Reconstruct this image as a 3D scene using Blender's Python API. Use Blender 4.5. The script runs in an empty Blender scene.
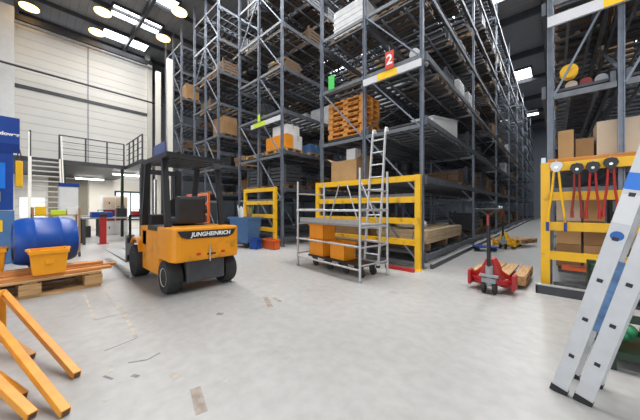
import bpy, bmesh, math, random
from mathutils import Vector, Matrix
random.seed(7)
C = bpy.context.scene.collection
PI = math.pi
# ------------------------------------------------------------------ materials
def mat(name, col, rough=.5, metal=0., var=.12, scale=6., bump=0., emit=None, es=0., spec=.5, dirt=None, dscale=2.):
    m = bpy.data.materials.new(name); m.use_nodes = True
    nt = m.node_tree; b = nt.nodes['Principled BSDF']
    b.inputs['Roughness'].default_value = rough; b.inputs['Metallic'].default_value = metal
    b.inputs['Specular IOR Level'].default_value = spec
    tc = nt.nodes.new('ShaderNodeTexCoord')
    n = nt.nodes.new('ShaderNodeTexNoise'); n.inputs['Scale'].default_value = scale; n.inputs['Detail'].default_value = 4
    nt.links.new(tc.outputs['Object'], n.inputs['Vector'])
    r = nt.nodes.new('ShaderNodeValToRGB')
    r.color_ramp.elements[0].position = .3; r.color_ramp.elements[1].position = .7
    r.color_ramp.elements[0].color = [max(0, c*(1-var)) for c in col]+[1]
    r.color_ramp.elements[1].color = [min(1, c*(1+var)) for c in col]+[1]
    nt.links.new(n.outputs['Fac'], r.inputs['Fac'])
    out = r.outputs['Color']
    if dirt:
        n2 = nt.nodes.new('ShaderNodeTexNoise'); n2.inputs['Scale'].default_value = dscale; n2.inputs['Detail'].default_value = 8
        nt.links.new(tc.outputs['Object'], n2.inputs['Vector'])
        r2 = nt.nodes.new('ShaderNodeValToRGB'); r2.color_ramp.elements[0].position = .58; r2.color_ramp.elements[1].position = .72
        nt.links.new(n2.outputs['Fac'], r2.inputs['Fac'])
        mx = nt.nodes.new('ShaderNodeMix'); mx.data_type = 'RGBA'
        nt.links.new(r2.outputs['Color'], mx.inputs['Factor']); nt.links.new(out, mx.inputs[6]); mx.inputs[7].default_value = list(dirt)+[1]
        out = mx.outputs[2]
    nt.links.new(out, b.inputs['Base Color'])
    if bump:
        bp = nt.nodes.new('ShaderNodeBump'); bp.inputs['Strength'].default_value = bump
        nt.links.new(n.outputs['Fac'], bp.inputs['Height']); nt.links.new(bp.outputs['Normal'], b.inputs['Normal'])
    if emit:
        b.inputs['Emission Color'].default_value = list(emit)+[1]; b.inputs['Emission Strength'].default_value = es
    return m

def wood(name, col, axis='Y', var=.35):
    m = mat(name, col, .75, 0, var, 3.)
    nt = m.node_tree
    n = [x for x in nt.nodes if x.type == 'TEX_NOISE'][0]
    mp = nt.nodes.new('ShaderNodeMapping')
    mp.inputs['Scale'].default_value = {'X': (1, 12, 12), 'Y': (12, 1, 12), 'Z': (12, 12, 1)}[axis]
    tc = [x for x in nt.nodes if x.type == 'TEX_COORD'][0]
    nt.links.new(tc.outputs['Object'], mp.inputs['Vector']); nt.links.new(mp.outputs['Vector'], n.inputs['Vector'])
    return m

MT = dict(
 steel=mat('rack_steel', (.20,.225,.27), .42, .3, .18, 8),
 strut=mat('strut_steel', (.15,.16,.175), .5, .25, .2, 8),
 steel_d=mat('rack_beam_steel', (.10,.112,.13), .5, .3, .2, 8),
 deck=mat('deck_steel', (.085,.09,.1), .55, .4, .2, 5),
 alu=mat('aluminium', (.52,.52,.52), .38, .55, .06, 15),
 alu_l=mat('ladder_aluminium', (.60,.61,.62), .45, .25, .05, 12),
 yel=mat('guard_yellow', (.90,.50,.008), .45, 0, .06, 5, dirt=(.5,.25,.02), dscale=6),
 truck=mat('truck_yellow', (.74,.275,.004), .42, 0, .05, 4, dirt=(.45,.19,.01), dscale=5),
 tube=mat('tube_orange', (.68,.27,.015), .4, 0, .12, 8),
 bin=mat('bin_orange', (.88,.36,.006), .42, 0, .05, 5),
 crate_o=mat('crate_orange', (.90,.31,.012), .45, 0, .08, 5),
 black=mat('black_paint', (.018,.018,.02), .45, 0, .2, 6),
 rubber=mat('rubber', (.022,.022,.023), .75, 0, .25, 12, .1),
 seat=mat('black_vinyl', (.02,.02,.022), .5, 0, .2, 9),
 red=mat('red_paint', (.42,.018,.018), .4, 0, .12, 6),
 red_d=mat('dark_red_paint', (.25,.02,.015), .45, 0, .15, 6),
 redorange=mat('vermilion_paint', (.72,.12,.015), .42, 0, .1, 6),
 blue=mat('blue_plastic', (.004,.062,.33), .4, 0, .1, 6),
 blue_m=mat('blue_machine', (.008,.05,.27), .38, 0, .08, 4),
 blue_l=mat('bright_blue_panel', (.01,.19,.72), .35, 0, .06, 4),
 blue_c=mat('cart_blue', (.07,.17,.36), .5, 0, .12, 5),
 white=mat('white_paint', (.78,.78,.76), .5, 0, .04, 4),
 beamw=mat('white_beam', (.62,.62,.64), .45, 0, .05, 4),
 lime=mat('lime_label', (.55,.72,.03), .5, 0, .05),
 ylab=mat('yellow_label', (.9,.55,.01), .5, 0, .05),
 green=mat('green_sign', (.06,.55,.09), .5, 0, .05),
 redsign=mat('red_sign', (.62,.05,.025), .5, 0, .05),
 grey=mat('grey_metal', (.32,.33,.34), .5, .2, .1),
 grey_d=mat('dark_grey_metal', (.07,.072,.08), .5, .3, .15),
 cream=mat('cream_panel', (.72,.69,.62), .55, 0, .03, 1.5),
 carton=mat('carton', (.50,.30,.13), .8, 0, .1, 3),
 carton_d=mat('carton_dark', (.32,.18,.075), .8, 0, .15, 3),
 carton_p=mat('carton_pale', (.62,.50,.37), .8, 0, .08, 3),
 tape=mat('tape', (.6,.45,.25), .35, 0, .05),
 film=mat('wrap_film', (.62,.62,.62), .25, 0, .1, 7, .25),
 whitebox=mat('white_board', (.74,.73,.71), .6, 0, .04, 4),
 woodp=wood('pallet_wood_y', (.48,.29,.13), 'Y'), woodx=wood('pallet_wood_x', (.46,.27,.12), 'X'),
 wood_o=wood('orange_wood_y', (.66,.29,.06), 'Y', .25), wood_ox=wood('orange_wood_x', (.60,.25,.05), 'X', .25),
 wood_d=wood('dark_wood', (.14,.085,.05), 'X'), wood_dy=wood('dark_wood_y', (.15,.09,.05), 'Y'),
 plank=wood('plank_wood', (.50,.37,.22), 'Y', .2),
 board=wood('board_orange_brown', (.56,.24,.07), 'Y', .2),
 lettering=mat('lettering', (.85,.85,.87), .5, 0, .02),
 sticker=mat('sticker_blue', (.02,.12,.42), .45, 0, .05),
 strip=mat('printed_strip', (.16,.30,.55), .45, 0, .2, 20, dirt=(.02,.09,.42), dscale=9),
 stain=mat('floor_stain', (.30,.25,.21), .6, 0, .3, 14), stain_l=mat('floor_tape', (.40,.36,.31), .6, 0, .25, 9),
 stain_d=mat('floor_scuff', (.20,.19,.18), .6, 0, .3, 14),
 dgreen=mat('dark_green_steel', (.012,.035,.018), .5, 0, .15, 5),
 gfoil=mat('green_foil', (.025,.2,.085), .5, 0, .4, 10),
 lens=mat('red_lens', (.55,.03,.02), .2, 0, .05),
 olive=mat('olive_door', (.20,.18,.14), .6, 0, .08, 2),
 lamp=mat('lamp_glow', (.9,.8,.6), .5, 0, 0, 3, 0, (1,.58,.2), 5.),
 striplamp=mat('strip_lamp_glow', (.9,.9,.9), .5, 0, 0, 3, 0, (1,.97,.9), 10.),
 sky=mat('skylight_glow', (.9,.9,.9), .5, 0, 0, 3, 0, (.93,.97,1.), 7.),
 glow=mat('window_daylight', (.9,.9,.9), .5, 0, 0, 3, 0, (.75,.88,1.), .75),
 chrome=mat('chrome', (.6,.6,.6), .2, .9, .05),
 sand=mat('beige_tube', (.6,.5,.38), .6, 0, .1),
 foliage=mat('green_strap', (.08,.22,.05), .6, 0, .4, 12),
 skin_paper=mat('paper_white', (.8,.8,.8), .6, 0, .03),
)

# ------------------------------------------------------------------ mesh helpers
class MB:
    def __init__(s): s.b = bmesh.new()
    def box(s, lo, hi, M=None, bev=0):
        r = bmesh.ops.create_cube(s.b, size=1)
        c = [(lo[i]+hi[i])/2 for i in range(3)]; d = [abs(hi[i]-lo[i]) for i in range(3)]
        bmesh.ops.scale(s.b, vec=d, verts=r['verts']); bmesh.ops.translate(s.b, vec=c, verts=r['verts'])
        vs = r['verts']
        if bev:
            es = list({e for v in vs for e in v.link_edges})
            rr = bmesh.ops.bevel(s.b, geom=es, offset=bev, segments=2, affect='EDGES', profile=.6)
            vs = list({v for f in rr['faces'] for v in f.verts} | {v for v in vs if v.is_valid})
        if M is not None: bmesh.ops.transform(s.b, matrix=M, verts=vs)
        return s
    def bar(s, p, q, w, h, up=(0,0,1)):
        """rectangular bar from p to q, w across, h along 'up'"""
        p = Vector(p); q = Vector(q); d = q-p; L = d.length; d.normalize()
        u = Vector(up)
        if abs(d.dot(u)) > .98: u = Vector((0,1,0))
        sd = d.cross(u).normalized(); u2 = sd.cross(d).normalized()
        M = Matrix((( *d, ), ( *sd, ), ( *u2, ))).transposed().to_4x4(); M.translation = (p+q)/2
        return s.box((-L/2,-w/2,-h/2), (L/2,w/2,h/2), M)
    def cyl(s, p, q, r, r2=None, seg=14, caps=True):
        p = Vector(p); q = Vector(q); d = q-p; L = d.length
        M = d.to_track_quat('Z','Y').to_matrix().to_4x4(); M.translation = (p+q)/2
        bmesh.ops.create_cone(s.b, cap_ends=caps, segments=seg, radius1=r, radius2=r if r2 is None else r2, depth=L, matrix=M)
        return s
    def path(s, pts, r, seg=8):
        for a, b in zip(pts, pts[1:]): s.cyl(a, b, r, seg=seg)
        for a in pts[1:-1]: s.ball(a, r)
        return s
    def ball(s, c, r, sc=(1,1,1)):
        M = Matrix.Translation(c) @ Matrix.Diagonal((*sc,1))
        bmesh.ops.create_uvsphere(s.b, u_segments=12, v_segments=8, radius=r, matrix=M); return s
    def lathe(s, prof, axis='Z', seg=28, at=(0,0,0)):
        """profile [(r, h)] turned about axis"""
        rings = []
        for r, h in prof:
            ring = []
            for k in range(seg):
                a = 2*PI*k/seg; x, y = r*math.cos(a), r*math.sin(a)
                v = {'Z': (x,y,h), 'Y': (x,h,y), 'X': (h,x,y)}[axis]
                ring.append(s.b.verts.new((v[0]+at[0], v[1]+at[1], v[2]+at[2])))
            rings.append(ring)
        for a, b in zip(rings, rings[1:]):
            for k in range(seg): s.b.faces.new((a[k], a[(k+1)%seg], b[(k+1)%seg], b[k]))
        s.b.faces.new(rings[0]); s.b.faces.new(rings[-1])
        return s
    def prism(s, poly, axis, a, b):
        """2D polygon extruded along axis from a to b; poly in the other two axes (order x,y,z without axis)"""
        def P(u, v, w): return {'X': (w,u,v), 'Y': (u,w,v), 'Z': (u,v,w)}[axis]
        A = [s.b.verts.new(P(u,v,a)) for u, v in poly]; B = [s.b.verts.new(P(u,v,b)) for u, v in poly]
        s.b.faces.new(A); s.b.faces.new(B[::-1])
        n = len(poly)
        for k in range(n): s.b.faces.new((A[k], A[(k+1)%n], B[(k+1)%n], B[k]))
        return s
    def mesh(s, name, m, smooth=False, bevel=0):
        bmesh.ops.recalc_face_normals(s.b, faces=s.b.faces)
        if bevel:
            es = [e for e in s.b.edges if len(e.link_faces)==2 and e.calc_face_angle(0) > .7]
            bmesh.ops.bevel(s.b, geom=es, offset=bevel, segments=2, affect='EDGES', profile=.6)
        me = bpy.data.meshes.new(name); s.b.to_mesh(me); s.b.free()
        me.materials.append(MT[m] if isinstance(m, str) else m)
        if smooth:
            me.polygons.foreach_set('use_smooth', [True]*len(me.polygons))
            try: me.set_sharp_from_angle(angle=.6)
            except Exception: pass
        return me
def link(name, me, parent=None, loc=(0,0,0), rz=0, label=None):
    o = bpy.data.objects.new(name, me); C.objects.link(o); o.location = loc; o.rotation_euler = (0,0,rz)
    if parent: o.parent = parent
    if label: o['label'] = label
    return o
def part(name, mb, m, parent, label=None, smooth=False, bevel=0): return link(name, mb.mesh(name, m, smooth, bevel), parent, label=label)
def tag(o, label, cat, group=None, kind=None):
    if label: o['label'] = label
    if cat: o['category'] = cat
    if group: o['group'] = group
    if kind: o['kind'] = kind
    return o
def thing(name, label, cat, loc=(0,0,0), rz=0, group=None):
    o = bpy.data.objects.new(name, None); C.objects.link(o); o.empty_display_size = .2
    o.location = loc; o.rotation_euler = (0,0,rz); return tag(o, label, cat, group)
def single(name, mb, m, label, cat, loc=(0,0,0), rz=0, group=None, smooth=False, bevel=0):
    o = link(name, mb.mesh(name, m, smooth, bevel), None, loc, rz); return tag(o, label, cat, group)
def struct(name, mb, m, parent=None, smooth=False):
    o = link(name, mb.mesh(name, m, smooth), parent)
    if not parent: o['kind'] = 'structure'
    return o
def holder(name, parent):
    o = bpy.data.objects.new(name, None); C.objects.link(o); o.parent = parent; return o
def text(name, s, size, m, parent, M, ext=.002, shear=0, bold=0):
    cu = bpy.data.curves.new(name, 'FONT'); cu.body = s; cu.size = size; cu.extrude = ext; cu.align_x = 'CENTER'; cu.align_y = 'CENTER'; cu.shear = shear; cu.offset = bold
    t = bpy.data.objects.new(name, cu); C.objects.link(t)
    dg = bpy.context.evaluated_depsgraph_get(); dg.update()
    me = bpy.data.meshes.new_from_object(t.evaluated_get(dg)); bpy.data.objects.remove(t); bpy.data.curves.remove(cu)
    me.materials.clear(); me.materials.append(MT[m]); me.transform(M)
    return link(name, me, parent)
def facing(loc, right, up):
    """matrix for lettering: local x -> right, local y -> up"""
    r = Vector(right).normalized(); u = Vector(up).normalized(); n = r.cross(u)
    M = Matrix((tuple(r), tuple(u), tuple(n))).transposed().to_4x4(); M.translation = loc; return M
ORD = ['first','second','third','fourth','fifth','sixth','seventh','eighth','ninth','tenth','eleventh','twelfth']

# ================================================================== SETTING
def floor_material():
    m = bpy.data.materials.new('polished_concrete'); m.use_nodes = True; nt = m.node_tree; b = nt.nodes['Principled BSDF']
    tc = nt.nodes.new('ShaderNodeTexCoord')
    def noise(scale, detail, a, c, pa=.35, pb=.65):
        n = nt.nodes.new('ShaderNodeTexNoise'); n.inputs['Scale'].default_value = scale; n.inputs['Detail'].default_value = detail
        nt.links.new(tc.outputs['Object'], n.inputs['Vector'])
        r = nt.nodes.new('ShaderNodeValToRGB'); r.color_ramp.elements[0].position = pa; r.color_ramp.elements[1].position = pb
        r.color_ramp.elements[0].color = (*a,1); r.color_ramp.elements[1].color = (*c,1)
        nt.links.new(n.outputs['Fac'], r.inputs['Fac']); return n, r
    n1, r1 = noise(.7, 8, (.37,.362,.352), (.41,.402,.39))
    n2, r2 = noise(9, 8, (.88,.88,.88), (1,1,1))
    n3, r3 = noise(2.3, 12, (1,1,1), (.82,.80,.78), .60, .78)
    def mul(x, y):
        mx = nt.nodes.new('ShaderNodeMix'); mx.data_type = 'RGBA'; mx.blend_type = 'MULTIPLY'; mx.inputs['Factor'].default_value = 1
        nt.links.new(x, mx.inputs[6]); nt.links.new(y, mx.inputs[7]); return mx.outputs[2]
    nt.links.new(mul(mul(r1.outputs[0], r2.outputs[0]), r3.outputs[0]), b.inputs['Base Color'])
    rr = nt.nodes.new('ShaderNodeMapRange'); rr.inputs['To Min'].default_value = .28; rr.inputs['To Max'].default_value = .5
    nt.links.new(n1.outputs['Fac'], rr.inputs['Value']); nt.links.new(rr.outputs[0], b.inputs['Roughness'])
    b.inputs['Specular IOR Level'].default_value = .4
    return m
X0, X1, Y0, Y1, ZC = -26., 12., -9., 46., 12.05
struct('floor', MB().box((X0,Y0,-.2), (X1,Y1,0)), floor_material())

def clad_material(name, col, period, axis='Z', dark=.86):
    m = mat(name, col, .5, 0, .02, 1.)
    nt = m.node_tree; b = nt.nodes['Principled BSDF']
    w = nt.nodes.new('ShaderNodeTexWave'); w.wave_type = 'BANDS'; w.bands_direction = axis; w.wave_profile = 'SAW'
    w.inputs['Scale'].default_value = 1/period*PI*2/20*1.0; w.inputs['Distortion'].default_value = 0
    tc = [x for x in nt.nodes if x.type == 'TEX_COORD'][0]; nt.links.new(tc.outputs['Object'], w.inputs['Vector'])
    r = nt.nodes.new('ShaderNodeValToRGB'); r.color_ramp.elements[0].position = .0; r.color_ramp.elements[0].color = (0,0,0,1); r.color_ramp.elements[1].position = .12
    nt.links.new(w.outputs['Color'], r.inputs['Fac'])
    bp = nt.nodes.new('ShaderNodeBump'); bp.inputs['Strength'].default_value = .5; bp.inputs['Distance'].default_value = .02
    nt.links.new(r.outputs['Color'], bp.inputs['Height']); nt.links.new(bp.outputs['Normal'], b.inputs['Normal'])
    mx = nt.nodes.new('ShaderNodeMix'); mx.data_type = 'RGBA'; mx.blend_type = 'MULTIPLY'; mx.inputs['Factor'].default_value = 1-dark
    src = b.inputs['Base Color'].links[0].from_socket
    nt.links.new(src, mx.inputs[6]); nt.links.new(r.outputs['Color'], mx.inputs[7]); nt.links.new(mx.outputs[2], b.inputs['Base Color'])
    return m
M_wall = clad_material('white_cladding', (.74,.725,.68), .45, 'Z', .72)
M_ceil = clad_material('ceiling_deck', (.27,.265,.265), .33, 'Y', .6)
M_far = mat('far_wall_panel', (.30,.33,.38), .6, 0, .05, .6)

WX = -21.0
def WB(x0, y0, z0, x1, y1, z1):
    return MB().box((WX+x0,y0,z0),(WX+x1,y1,z1))
struct('wall_left', WB(-.25,-2.9,0,0,5.6,11.5), M_wall)
struct('wall_left_rear', WB(-.25,-9,0,0,-2.9,ZC), M_wall)
struct('wall_left_return', MB().box((X0,5.35,0),(WX-.25,5.6,ZC)), M_wall)
struct('wall_left_far', MB().box((X0-.25,5.6,0),(X0,Y1,ZC)), M_far)
struct('wall_far', MB().box((X0,Y1,0),(X1,Y1+.25,ZC)), M_far)
struct('wall_right', MB().box((X1,-3,0),(X1+.25,Y1,ZC)), M_far)
struct('trim_1', WB(0,-2.9,11.2,.15,5.6,11.5), 'grey_d')
struct('trim_2', WB(0,-2.9,7.66,.06,5.55,7.84), 'grey_d')
struct('trim_3', WB(0,2.24,3.3,.04,2.30,11.2), 'grey')
struct('trim_4', WB(0,5.34,0,.2,5.6,11.2), 'cream')
struct('trim_5', WB(0,-1.42,0,.5,-.62,11.6), 'white')
struct('trim_6', WB(.5,-1.48,0,.6,-1.3,11.6), 'grey_d')
struct('trim_7', MB().cyl((WX+1.1,-2.9,8.42),(WX+1.1,6.0,8.3),.055), 'grey_d', smooth=True)
struct('trim_8', MB().cyl((WX+.3,-2.9,10.95),(WX+.3,5.55,10.95),.08), 'grey', smooth=True)
struct('trim_9', WB(0,2.3,0,.12,5.3,2.95), 'cream')
struct('door_1', WB(0,.6,0,.07,2.25,3.0), 'olive')
w = struct('window_1', WB(.12,3.6,.6,.15,5.1,2.3), 'glow')
struct('window_frame', WB(.12,3.52,2.3,.22,5.18,2.4).box((WX+.12,3.52,.5),(WX+.22,5.18,.6)).box((WX+.12,3.52,.5),(WX+.22,3.6,2.4)).box((WX+.12,5.1,.5),(WX+.22,5.18,2.4)).box((WX+.12,4.33,.6),(WX+.2,4.38,2.3)), 'dgreen', w)
w = struct('window_2', WB(0,-.45,.8,.06,.45,1.85), 'glow')
# white building columns between the wall end and the racking
struct('trim_33', MB().box((-17.65,4.9,0),(-17.45,5.15,9.4)), 'cream')
struct('trim_34', MB().box((-15.72,4.9,0),(-15.5,5.15,9.4)), 'cream')
# daylight slots in the far wall at the end of the aisles
for k, xx in enumerate((-5.9, -1.15)):
    struct('window_%d' % (k+3), MB().box((xx-.22,Y1-.06,1.0),(xx+.22,Y1-.01,8.0)), 'glow')

# ceiling with rooflight strips
bays_y = [4.0, 15.1, 26.4, 37.6]
mb = MB().box((X0,Y0,ZC),(X1,Y1,ZC+.25))
struct('ceiling', mb, M_ceil)
n = 5
sky_x = [-20.25+2.62*k for k in range(12)]
for j, yy in enumerate(bays_y):
    for xx in sky_x:
        if j and int(xx*7+j*3) % 3 == 0: continue
        o = struct('window_%d' % n, MB().box((xx-.54,yy-1.17,ZC-.05),(xx+.54,yy+1.17,ZC-.02)), 'sky'); n += 1
        f = MB()
        for a in (-1.17,1.17): f.box((xx-.6,yy+a-.04,ZC-.12),(xx+.6,yy+a+.04,ZC))
        for a in (-.58,.58): f.box((xx+a-.04,yy-1.17,ZC-.12),(xx+a+.04,yy+1.17,ZC))
        for a in (-.4,.4): f.box((xx-.56,yy+a-.015,ZC-.07),(xx+.56,yy+a+.015,ZC-.045))
        struct('window_frame', f, 'grey_d', o)
n = 10
for k in range(11):
    y = -5.2+4.65*k
    struct('trim_%d' % n, MB().box((X0,y-.07,ZC-.38),(X1,y+.07,ZC)), 'grey_d'); n += 1
for k in range(16):
    x = -22.+2.12*k+.3
    struct('trim_%d' % n, MB().box((x-.05,Y0,ZC-.2),(x+.05,Y1,ZC)), 'grey_d'); n += 1

# ceiling lamps beside the rooflights
lamp_spots = [(-17.7,2.5,'near end of the front rooflight'), (-17.7,5.35,'far end of the front rooflight'), (-20.0,2.55,'near end of the rooflight along the wall'),
              (-20.1,-.1,'white corner column of the left wall'), (-14.7,5.2,'top of the tallest left rack'), (-19.0,-.8,'dark roof edge in the upper left corner')]
for x, y, d in lamp_spots:
    t = thing('ceiling_lamp', 'glowing warm ceiling lamp by the '+d, 'lamp', (x,y,ZC-.25), 0, 'warm lamps under the roof')
    part('housing', MB().lathe([(.12,.05),(.18,.02),(.40,-.12),(.40,-.14)], seg=20), 'grey_d', t, smooth=True)
    part('diffuser', MB().lathe([(.37,-.141),(.36,-.2),(.2,-.28),(.02,-.30)], seg=20), 'lamp', t, smooth=True)
    part('mounting_rod', MB().cyl((0,0,.05),(0,0,.25),.025), 'grey', t)

# floor markings, scuffs and joints
def flat(pts, z=.0012): 
    mb = MB(); vs = [mb.b.verts.new((x,y,z)) for x, y in pts]; ws = [mb.b.verts.new((x,y,z-.001)) for x, y in pts]
    k = len(pts); mb.b.faces.new(vs)
    for i in range(k): mb.b.faces.new((vs[i], vs[(i+1)%k], ws[(i+1)%k], ws[i]))
    return mb
def strip(p, q, w):
    d = Vector((q[0]-p[0], q[1]-p[1])); nn = Vector((-d.y, d.x)).normalized()*w/2
    return [(p[0]+nn.x,p[1]+nn.y),(p[0]-nn.x,p[1]-nn.y),(q[0]-nn.x,q[1]-nn.y),(q[0]+nn.x,q[1]+nn.y)]
STAINS = []   # filled below (world metres)
for nm, pts, m in [
    (0, strip((-5.42, 0.53),(-3.96, 0.49),0.03), 'stain_l'),
    (1, strip((-3.96, 0.49),(-3.97, 0.79),0.02), 'stain_l'),
    (2, strip((-4.29, 0.77),(-3.1, 0.7),0.04), 'stain_l'),
    (3, strip((-3.1, 0.7),(-3.04, 0.44),0.012), 'stain_d'),
    (4, strip((-5.45, 0.77),(-4.09, 0.73),0.014), 'stain_l'),
    (5, strip((-1.93, 0.79),(-1.66, 0.72),0.07), 'stain'),
    (6, strip((-2.23, 0.74),(-2.14, 0.75),0.06), 'stain_l'),
    (7, strip((-3.08, 1.52),(-3.02, 1.57),0.07), 'stain_d'),
    (8, strip((-3.14, 2.28),(-2.77, 2.1),0.07), 'stain'),
    (9, strip((-3.01, 2.34),(-2.81, 2.31),0.05), 'stain'),
    (10, strip((-2.66, 0.54),(-2.59, 0.66),0.018), 'stain_d'),
    (11, strip((-2.59, 0.66),(-2.63, 0.77),0.016), 'stain_d'),
    (12, strip((-2.44, 0.52),(-2.38, 0.55),0.03), 'stain_d'),
    (13, strip((-3.54, 1.7),(-3.67, 1.92),0.02), 'stain_l'),
    (14, strip((-2.59, 0.37),(-2.49, 0.41),0.018), 'stain_d'),
    (15, strip((-2.27, 0.33),(-2.24, 0.34),0.03), 'stain_l'),
    (16, strip((-1.84, 0.98),(-1.82, 0.98),0.04), 'stain_l'),
    (17, strip((-2.72, 0.43),(-2.61, 0.42),0.03), 'stain_l'),
    ('r', strip((-9,5.02),(10,5.02),.008), 'stain_l'), ('s', strip((.6,-1),(.6,5),.006), 'stain_l')]:
    o = struct('floor_marking', flat(pts), m)

# ================================================================== RACKING
PITCH, HR = 4.75, 11.7
LEVELS = [.30, 1.98, 3.25, 4.62, 6.05, 7.5, 8.95, 10.4]
def make_rack(label, loc, xs, nb, near=2, name='pallet_rack', rising=False):
    """posts at local x in xs, rows of frames along +y; origin at the front end"""
    t = thing(name, label, 'rack', loc, 0, None)
    post = MB()
    post.box((-.032,-.012,0),(.032,.012,HR)).box((-.032,-.045,0),(-.022,.045,HR)).box((.022,-.045,0),(.032,.045,HR)).box((-.07,-.07,0),(.07,.07,.012))
    post = post.mesh('upright_post', 'steel')
    L = (xs[-1]-xs[0])/(len(xs)-1)
    strut = MB().box((.042,-.022,-.042),(L-.042,.022,.042)).mesh('horizontal_strut', 'strut')
    braces = {}
    zs = [.08+1.5*k for k in range(8)]
    for d in (0,1):
        a = (.04,0,1.5) if d == 0 else (.04,0,0); b = (L-.04,0,0) if d == 0 else (L-.04,0,1.5)
        braces[d] = MB().bar(a, b, .028, .045, (0,1,0)).mesh('diagonal_brace', 'steel')
    lat = MB()
    for i in range(len(xs)-1):
        for k, z in enumerate(zs):
            lat.box((xs[i]+.042,-.022,z-.042),(xs[i+1]-.042,.022,z+.042))
            if k < 7:
                d = (k+i) % 2
                p, q = ((xs[i]+.04,0,z+1.5),(xs[i+1]-.04,0,z)) if d == 0 else ((xs[i]+.04,0,z),(xs[i+1]-.04,0,z+1.5))
                lat.bar(p, q, .028, .045, (0,1,0))
    lat = lat.mesh('lattice_bracing', 'steel')
    for f in range(nb+1):
        fr = holder('upright_frame', t); fr.location = (0, f*PITCH, 0)
        for x in xs: link('upright_post', post, fr, (x,0,0))
        if f <= 1:
            for i in range(len(xs)-1):
                for k, z in enumerate(zs):
                    if z < HR: link('horizontal_strut', strut, fr, (xs[i],0,z))
                    if k < 7 and (i == len(xs)-2 or f or k % 3 == 2): link('diagonal_brace', braces[(1 if rising else 0) if i == len(xs)-2 or rising else k % 2], fr, (xs[i],0,z))
        else: link('lattice_bracing', lat, fr)
    # beams and decks
    bx = [xs[0]-.075] + [v for x in xs[1:-1] for v in (x-.075, x+.075)] + [xs[-1]+.075]
    beam = MB().box((-.022,.06,-.12),(.022,PITCH-.06,0)).box((-.028,.0,-.17),(.028,.06,.03)).box((-.028,PITCH-.06,-.17),(.028,PITCH,.03)).mesh('shelf_beam', 'steel_d')
    dk = MB()
    for k in range(16):
        y = .22+k*(PITCH-.44)/15
        for i in range(len(xs)-1): dk.box((xs[i]+.10,y-.055,-.045),(xs[i+1]-.10,y+.055,-.004))
    dk = dk.mesh('shelf_deck', 'deck')
    for bb in range(near):
        for z in LEVELS:
            for x in bx: link('shelf_beam', beam, t, (x,bb*PITCH,z))
            link('shelf_deck', dk, t, (0,bb*PITCH,z))
    rest = MB(); rdk = MB()
    for bb in range(near, nb):
        for z in LEVELS:
            for x in (bx[0], bx[-1]): rest.box((x-.022,bb*PITCH+.03,z-.12),(x+.022,(bb+1)*PITCH-.03,z))
            for k in range(8):
                y = bb*PITCH+.3+k*.59
                rdk.box((xs[0]+.1,y-.09,z-.05),(xs[-1]-.1,y+.09,z-.004))
    if nb > near:
        o = part('shelf_beam', rest, 'steel_d', t); o['kind'] = 'stuff'
        o = part('shelf_deck', rdk, 'deck', t); o['kind'] = 'stuff'
    # lengthwise bracing in the flue, seen as long diagonals high up
    xb = MB()
    for bb in range(nb):
        for z in (3.3, 5.9, 8.6):
            xb.bar((xs[len(xs)//2],bb*PITCH+.05,z),(xs[len(xs)//2],(bb+1)*PITCH-.05,z+2.6), .02, .05, (1,0,0))
    o = part('lengthwise_brace', xb, 'steel', t); o['kind'] = 'stuff'
    sp = MB()
    for z in LEVELS[2:]:
        for i in range(len(xs)-1):
            for q in (.3,.7):
                xq = xs[i]+(xs[i+1]-xs[i])*q; sp.box((xq-.02,.1,z-.20),(xq+.02,nb*PITCH-.1,z-.15))
    o = part('sprinkler_pipe', sp, 'strut', t); o['kind'] = 'stuff'
    return t
YF = 5.62
R1 = make_rack('high grey racking facing the open ladder scaffold, orange pallets on it', (-5.0,YF,0), [0,1.44,2.88], 8, 3)
R0 = make_rack('high grey racking behind the big leaning ladder, tools hung on its guard', (-.06,YF,0), [0,.76,1.52], 8, 2, rising=True)
R2 = make_rack('high grey racking between the blue bin cart and orange pallets rack', (-9.45,YF,0), [0,1.33,2.66], 8, 3)
R3 = make_rack('high grey racking directly behind the forklift overhead guard', (-13.8,YF,0), [0,1.28,2.56], 7, 2)
R4 = make_rack('high grey racking next to the end of the white wall', (-18.1,YF,0), [0,1.28,2.56], 7, 2)

# end beams with location labels
def end_beam(rack, x0, x1, z, y=-.085, lab=(.45,.75), m2='ylab'):
    part('end_beam', MB().box((x0,y-.02,z-.08),(x1,y+.02,z+.08)), 'beamw', rack, 'white painted beam across the rack end')
    a, b = x0+(x1-x0)*lab[0], x0+(x1-x0)*lab[1]
    part('location_label', MB().box((a,y-.028,z-.081),(b,y-.0205,z+.081)), m2, rack, 'coloured location label on the white beam')
end_beam(R1, 1.46, 2.9, 4.40, lab=(.28,.62))
end_beam(R2, .95, 2.66, 4.32, lab=(.12,.52), m2='lime')
end_beam(R0, -.03, 1.5, 4.26, lab=(.40,.62))
part('top_board', MB().box((-.02,-.09,2.005),(1.5,.0,2.075)), 'wood_ox', R0, 'orange brown board on the first shelf')

def sign(label, x, z, m, ch, hgt=.34, w=.22):
    t = thing('aisle_sign', label, 'sign', (x, YF-.12, z), 0, 'aisle number signs')
    part('sign_plate', MB().box((-w/2,-.008,0),(w/2,.008,hgt)), m, t)
    part('hook', MB().cyl((0,.0,hgt),(0,.0,hgt+.12),.006), 'grey', t)
    if ch: text('digit', ch, hgt*.8, 'lettering', t, facing((0,-.0095,hgt*.5),(1,0,0),(0,0,1)), .0012, bold=.006)
    return t
sign('red hanging aisle sign with a white digit 2', -2.82, 4.50, 'redsign', '2', .40, .21)
sign('plain green hanging sign high on the racking', -4.55, 4.55, 'green', None, .38, .20)
sign('small lime sign standing over the lime location label', -7.95, 4.42, 'lime', None, .26, .13)

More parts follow.
